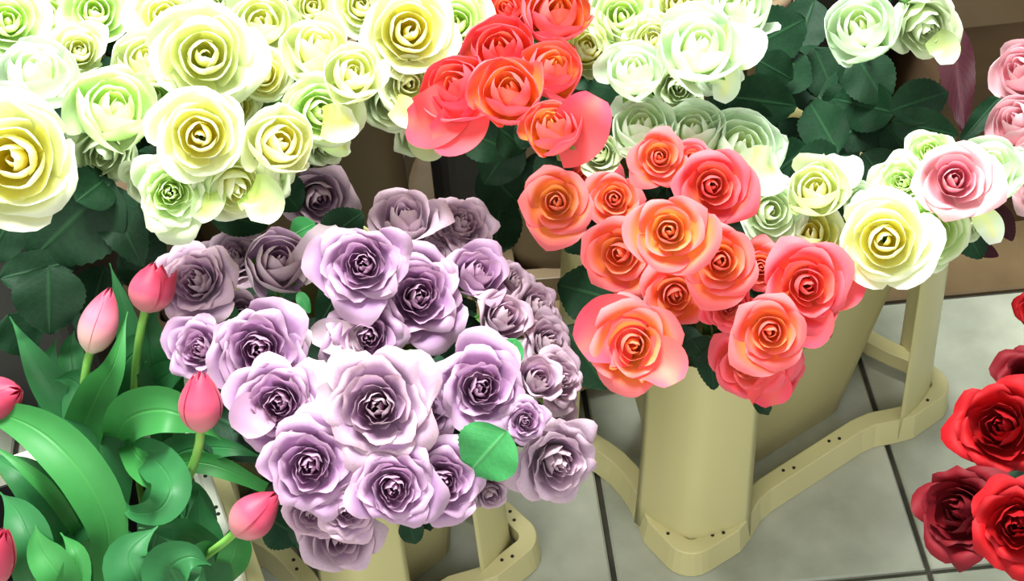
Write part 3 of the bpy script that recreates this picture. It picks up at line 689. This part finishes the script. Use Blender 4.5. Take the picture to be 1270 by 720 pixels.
    B, T = P(x0, y0, z0/100), P(x1, y1, z1/100)
    put_leaf(near(B, gs), B, T, w_*depth((B+T)/2)/FPX, mt)

# ------------------------------------------------------------------ tulips
def tulip_blooms(kind, q):
    r = random.Random(q+90); outs = []
    for k in range(6):
        outer = k % 2; phi = k*pi/3+r.uniform(-.1, .1); nu, nv = 9, 13; V, A = [], []
        fl = r.uniform(-.03, .05)+(.55 if kind == 'open' and outer and k == 1 else 0)+(.16 if kind == 'open' else 0); rv = r.random()
        for j in range(nv):
            v = j/(nv-1)
            for i in range(nu):
                u = -1+2*i/(nu-1); w_ = 1.15*(1-sm(.8, 1.02, v)*.9)
                vv = v*(1-.05*abs(u))
                rho = (.04+.5*sin(pi*min(1, vv**.8*.95+.05))**.85)*(1.05 if outer else .93)+fl*vv**3*.6
                if vv > .9: rho += 0
                a = phi+u*.82*w_
                V.append((rho*cos(a)*(1-.05*u*u), rho*sin(a)*(1-.05*u*u), 1.75*vv-.05)); A.append((.6 if outer else .3, v, rv))
        outs.append(me('petal', V, grid_faces(nu, nv), A, mat=M['tulip']))
    return outs
TB = {('closed', 0): tulip_blooms('closed', 0), ('closed', 1): tulip_blooms('closed', 1), ('open', 0): tulip_blooms('open', 0)}
def ribbon(parent, path, width, mat, tw=0.0, cup=.35, name='leaf'):
    """strap leaf: path of (px, py, z cm) knots, width px at its widest, tw = roll in degrees along it"""
    K = [P(a, b, c/100) for a, b, c in path]
    K = [K[0]*2-K[1]]+K+[K[-1]*2-K[-2]]; pts = []
    for i in range(1, len(K)-2):
        for s_ in range(6):
            t = s_/6; p0, p1, p2, p3 = K[i-1:i+3]
            pts.append(.5*((2*p1)+(p2-p0)*t+(2*p0-5*p1+4*p2-p3)*t*t+(3*p1-p0-3*p2+p3)*t**3))
    pts.append(K[-2]); L = len(pts); V, A = [], []; nu = 7; off = parent.location
    W = width*1.12*depth(pts[L//2])/FPX/2
    for j, p in enumerate(pts):
        v = j/(L-1); t = (pts[min(j+1, L-1)]-pts[max(j-1, 0)]).normalized()
        vw = (Vector((0, 0, H))-p).normalized(); ang = radians(lerp(-tw, tw, v))
        s_ = t.cross(vw).normalized(); n = s_.cross(t).normalized()
        s2 = s_*cos(ang)+n*sin(ang); n2 = n*cos(ang)-s_*sin(ang)
        ww = W*(lerp(.55, 1, sm(0, .35, v)) if v < .35 else 1)*((1-sm(.45, 1, v))**.8 if v > .45 else 1)
        if name == 'petal': ww = W*sin(pi*(.2+.735*v))**.55
        ww = max(ww, .0006)
        for i in range(nu):
            u = -1+2*i/(nu-1)
            V.append(p+s2*u*ww+n2*(cup*u*u*ww+.03*ww*sin(9*v+u*2))-off); A.append((abs(u), v, .5))
    return ob(name, me(name, V, grid_faces(nu, L), A, mat=M[mat]), parent)
# single petals that stand away from their bloom
for gs, path, w_, mt in [
 ('U', [(688,182,54),(714,166,56),(730,140,58),(741,120,59)], 66, 'coral_pink'),
 ('U', [(572,118,54),(545,142,53.5),(524,152,52.5),(506,150,52)], 62, 'coral_pink'), ('U', [(585,128,54),(575,152,53),(556,166,52.5),(536,168,52)], 56, 'coral_pink'),
 ('K', [(792,424,43.5),(764,412,44),(742,416,44),(718,432,44)], 84, 'coral_pink'), ('K', [(800,440,43),(822,452,43),(836,476,42.5)], 60, 'coral'),
 ('K', [(1010,360,44),(1040,345,44),(1068,338,43.5)], 70, 'coral_pink'),
 ('K', [(1000,380,43),(1000,402,42),(985,420,41)], 60, 'coral_pink'), ('K', [(940,470,38),(955,484,37),(960,502,36)], 50, 'coral_pink'),
 ('P', [(450,420,42.5),(424,420,43),(404,414,43),(386,416,43)], 40, 'lilac_pale'), ('P', [(366,340,44),(388,318,45),(402,298,45.5),(406,280,45)], 44, 'lilac_pale'),
 ('P', [(342,430,45),(360,420,45),(378,404,45)], 46, 'lilac_pale'), ('P', [(368,488,45),(384,470,45),(392,446,45)], 42, 'lilac_pale'),
 ('P', [(592,470,46),(592,446,46),(600,420,46)], 50, 'lilac'), ('P', [(440,500,46.5),(416,500,47),(392,492,46.5)], 50, 'lilac_pale'),
 ('P', [(456,480,48),(438,460,48),(440,436,48)], 60, 'lilac_pale'), ('P', [(325,505,44.5),(310,518,45),(296,536,44.5)], 52, 'lilac'),
 
 ('L', [(310,235,53),(326,250,53),(322,276,52)], 50, 'cream_green'), ('L', [(262,232,53),(258,250,53),(244,272,52)], 36, 'cream_green'),
 ('L', [(400,150,55),(424,152,55),(440,146,55)], 44, 'cream'), ('L', [(404,172,50),(420,180,50),(434,182,49)], 26, 'cream_green'),
 ('L', [(490,130,51),(510,142,51),(526,140,50)], 34, 'cream'), ('L', [(520,160,46),(528,180,45),(548,186,44)], 34, 'white_dull'),
 ('M', [(890,84,52),(900,104,51),(892,126,50)], 34, 'white'), ('M', [(930,205,48),(950,212,48),(966,208,47)], 56, 'white'), ('M', [(900,60,55),(918,52,55),(926,34,55)], 60, 'white'),
 ('R', [(1085,280,47),(1080,256,47),(1078,236,46)], 44, 'white'), ('R', [(1030,225,47),(1042,210,46),(1046,194,45)], 50, 'white'),
 ('R', [(1215,262,45),(1228,280,44),(1234,302,43)], 30, 'white'), ('T', [(1158,44,50),(1172,60,49),(1174,80,48)], 34, 'white_dull'),
]:
    B = P(path[0][0], path[0][1], path[0][2]/100)
    ribbon(near(B, gs), path, w_, mt, 8, .3, 'petal')
def tulip(label, kind, mat, bx0, by0, tx, ty, zb, zt, wpx, leaves, foot, spin=0.0, gone=False):
    f = P(foot[0], foot[1], .18)-TC; f.z = 0
    f = Matrix.Rotation(-TCA, 3, 'Z') @ f; f.x = max(-.13, min(.12, f.x)); f.y = max(-.075, min(.075, f.y))
    f = Matrix.Rotation(TCA, 3, 'Z') @ f + TC; f.z = .012
    rt = root('tulip', f, label, 'tulip', 'pink tulips at the lower left')
    B, T = P(bx0, by0, zb/100), P(tx, ty, zt/100); ax = T-B; Ln = ax.length
    W = wpx*depth(B)/FPX
    mt = Matrix.Translation(B-f) @ rot_to(ax, spin) @ Matrix.Diagonal((W/1.02, W/1.02, Ln/1.7, 1))
    for o in TB[kind, 0]: ob('petal', o, rt, mt, M[mat])
    up = ax.normalized()
    g = Vector((f.x, f.y, .18))
    tube('stem', bez(B+up*.002, B-up*.05, g+Vector((0, 0, .04)), f, 12), .0036, M['tulip_stem'], rt)
    for l in leaves: ribbon(rt, *l)
    return rt
tulip('pale pink closed tulip standing upright before the dark leaves', 'closed', 'tulip_light', 112,434, 138,356, 42,46, 44, [
   ([(110,600,28),(88,520,34),(48,455,37),(12,392,37)], 44, 'tulip_leaf', 10),
   ([(118,680,20),(100,560,32),(120,490,38),(142,450,42),(158,386,44)], 46, 'tulip_leaf_bright', -15),
   ([(135,660,26),(128,590,31),(118,520,35),(95,474,37),(66,470,38)], 70, 'tulip_leaf', 8),
   ([(95,500,30),(92,470,34),(88,430,35),(92,410,36)], 30, 'tulip_leaf', 0)], (120, 640))
tulip('open-lipped bright pink tulip beside the pale lilac rose', 'open', 'tulip', 180,384, 196,326, 43,46, 50, [
   ([(165,560,26),(162,500,32),(165,440,36),(150,372,40),(136,326,42)], 34, 'tulip_leaf', 10),
   ([(200,560,26),(200,500,32),(188,440,38),(186,400,40),(200,376,41)], 40, 'tulip_leaf', -10),
   ([(140,600,22),(140,530,30),(150,460,36),(178,432,38),(205,448,36),(225,470,34)], 40, 'tulip_leaf', 30),
   ([(222,540,26),(214,480,32),(212,430,35),(224,404,37)], 26, 'tulip_leaf', 0)], (165, 620), 2.6)
tulip('rosy red closed tulip standing against the lilac roses', 'closed', 'tulip', 249,532, 249,458, 44,48, 50, [
   ([(140,560,30),(158,520,38),(200,508,41),(240,522,40),(275,545,38)], 54, 'tulip_leaf_bright', -10),
   ([(130,560,26),(180,490,33),(215,460,37),(262,446,39)], 40, 'tulip_leaf', 12),
   ([(205,640,22),(200,590,30),(225,560,33),(280,555,36),(330,568,35)], 40, 'tulip_leaf', 0)], (190, 660), 1.0)
tulip('pink tulip lying low over the crate rim', 'closed', 'tulip', 292,660, 345,610, 37,39, 50, [
   ([(275,720,27),(290,690,33),(296,660,36),(302,640,38)], 36, 'tulip_leaf_bright', 5),
   ([(250,760,20),(258,690,28),(248,640,31),(248,606,33)], 40, 'tulip_leaf', 0),
   ([(330,605,33),(270,578,35),(225,572,35),(200,574,34)], 24, 'tulip_leaf_bright', 0),
   ([(258,720,26),(262,688,30),(230,662,35),(200,655,36),(172,654,36)], 34, 'tulip_leaf', 0)], (255, 700), .4)
tulip('red-pink tulip bloom half out at the left edge, beside a curled leaf', 'closed', 'tulip', -22,500, 26,484, 41,43, 50, [
   ([(132,720,30),(132,650,35),(100,585,39),(50,535,41),(-10,510,41),(-80,500,40)], 56, 'tulip_leaf_bright', 12),
   ([(118,690,24),(80,640,33),(30,590,38),(-20,560,38)], 58, 'tulip_leaf', -12),
   ([(120,700,26),(70,620,36),(30,580,40),(-20,545,41)], 18, 'tulip_leaf_bright', 0)], (60, 640))
tulip('pink tulip sliver at the left edge near the bottom corner', 'closed', 'tulip', -14,722, 6,655, 36,42, 46, [
   ([(40,760,28),(40,690,36),(25,640,38),(0,610,37)], 50, 'tulip_leaf', 10),
   ([(90,780,28),(75,720,35),(50,680,37),(44,650,38)], 44, 'tulip_leaf_bright', 0),
   ([(20,640,30),(60,650,31),(110,640,32),(150,640,31)], 70, 'tulip_leaf', 20)], (30, 700))
tulip('leafy tulip at the bottom left whose bloom lies below the frame, with a curled leaf', 'closed', 'tulip', 70,800, 60,860, 34,36, 44, [
   ([(140,560,28),(175,560,35),(202,580,38),(212,606,39),(196,632,38),(162,634,36),(150,612,35)], 46, 'tulip_leaf', 25),
   ([(150,540,32),(180,575,36),(206,590,37),(216,560,36)], 40, 'tulip_leaf_bright', 20),
   ([(185,790,28),(172,725,36),(162,685,38),(196,652,38)], 66, 'tulip_leaf', 25),
   ([(232,800,26),(222,730,35),(212,704,38),(236,690,39),(262,700,38)], 64, 'tulip_leaf', -10),
   ([(280,760,26),(262,700,32),(238,690,36),(215,700,38)], 40, 'tulip_leaf', 10),
   ([(60,780,26),(85,740,33),(95,690,36),(75,660,36)], 36, 'tulip_leaf_bright', -10),
   ([(185,700,22),(200,640,28),(205,600,30),(195,560,30)], 50, 'tulip_leaf', 0),
   ([(100,700,20),(90,640,26),(70,600,28),(20,570,28)], 80, 'tulip_leaf', 0),
   ([(60,560,26),(70,500,30),(60,455,32),(70,420,33)], 40, 'tulip_leaf', 10),
   ([(100,620,24),(130,560,28),(150,500,30),(170,470,31)], 60, 'tulip_leaf', 0),
   ([(250,700,24),(240,640,28),(215,610,29),(180,600,29)], 50, 'tulip_leaf', 0),
   ([(180,760,20),(130,700,25),(60,690,27),(0,680,27)], 90, 'tulip_leaf', 0)], (120, 690))
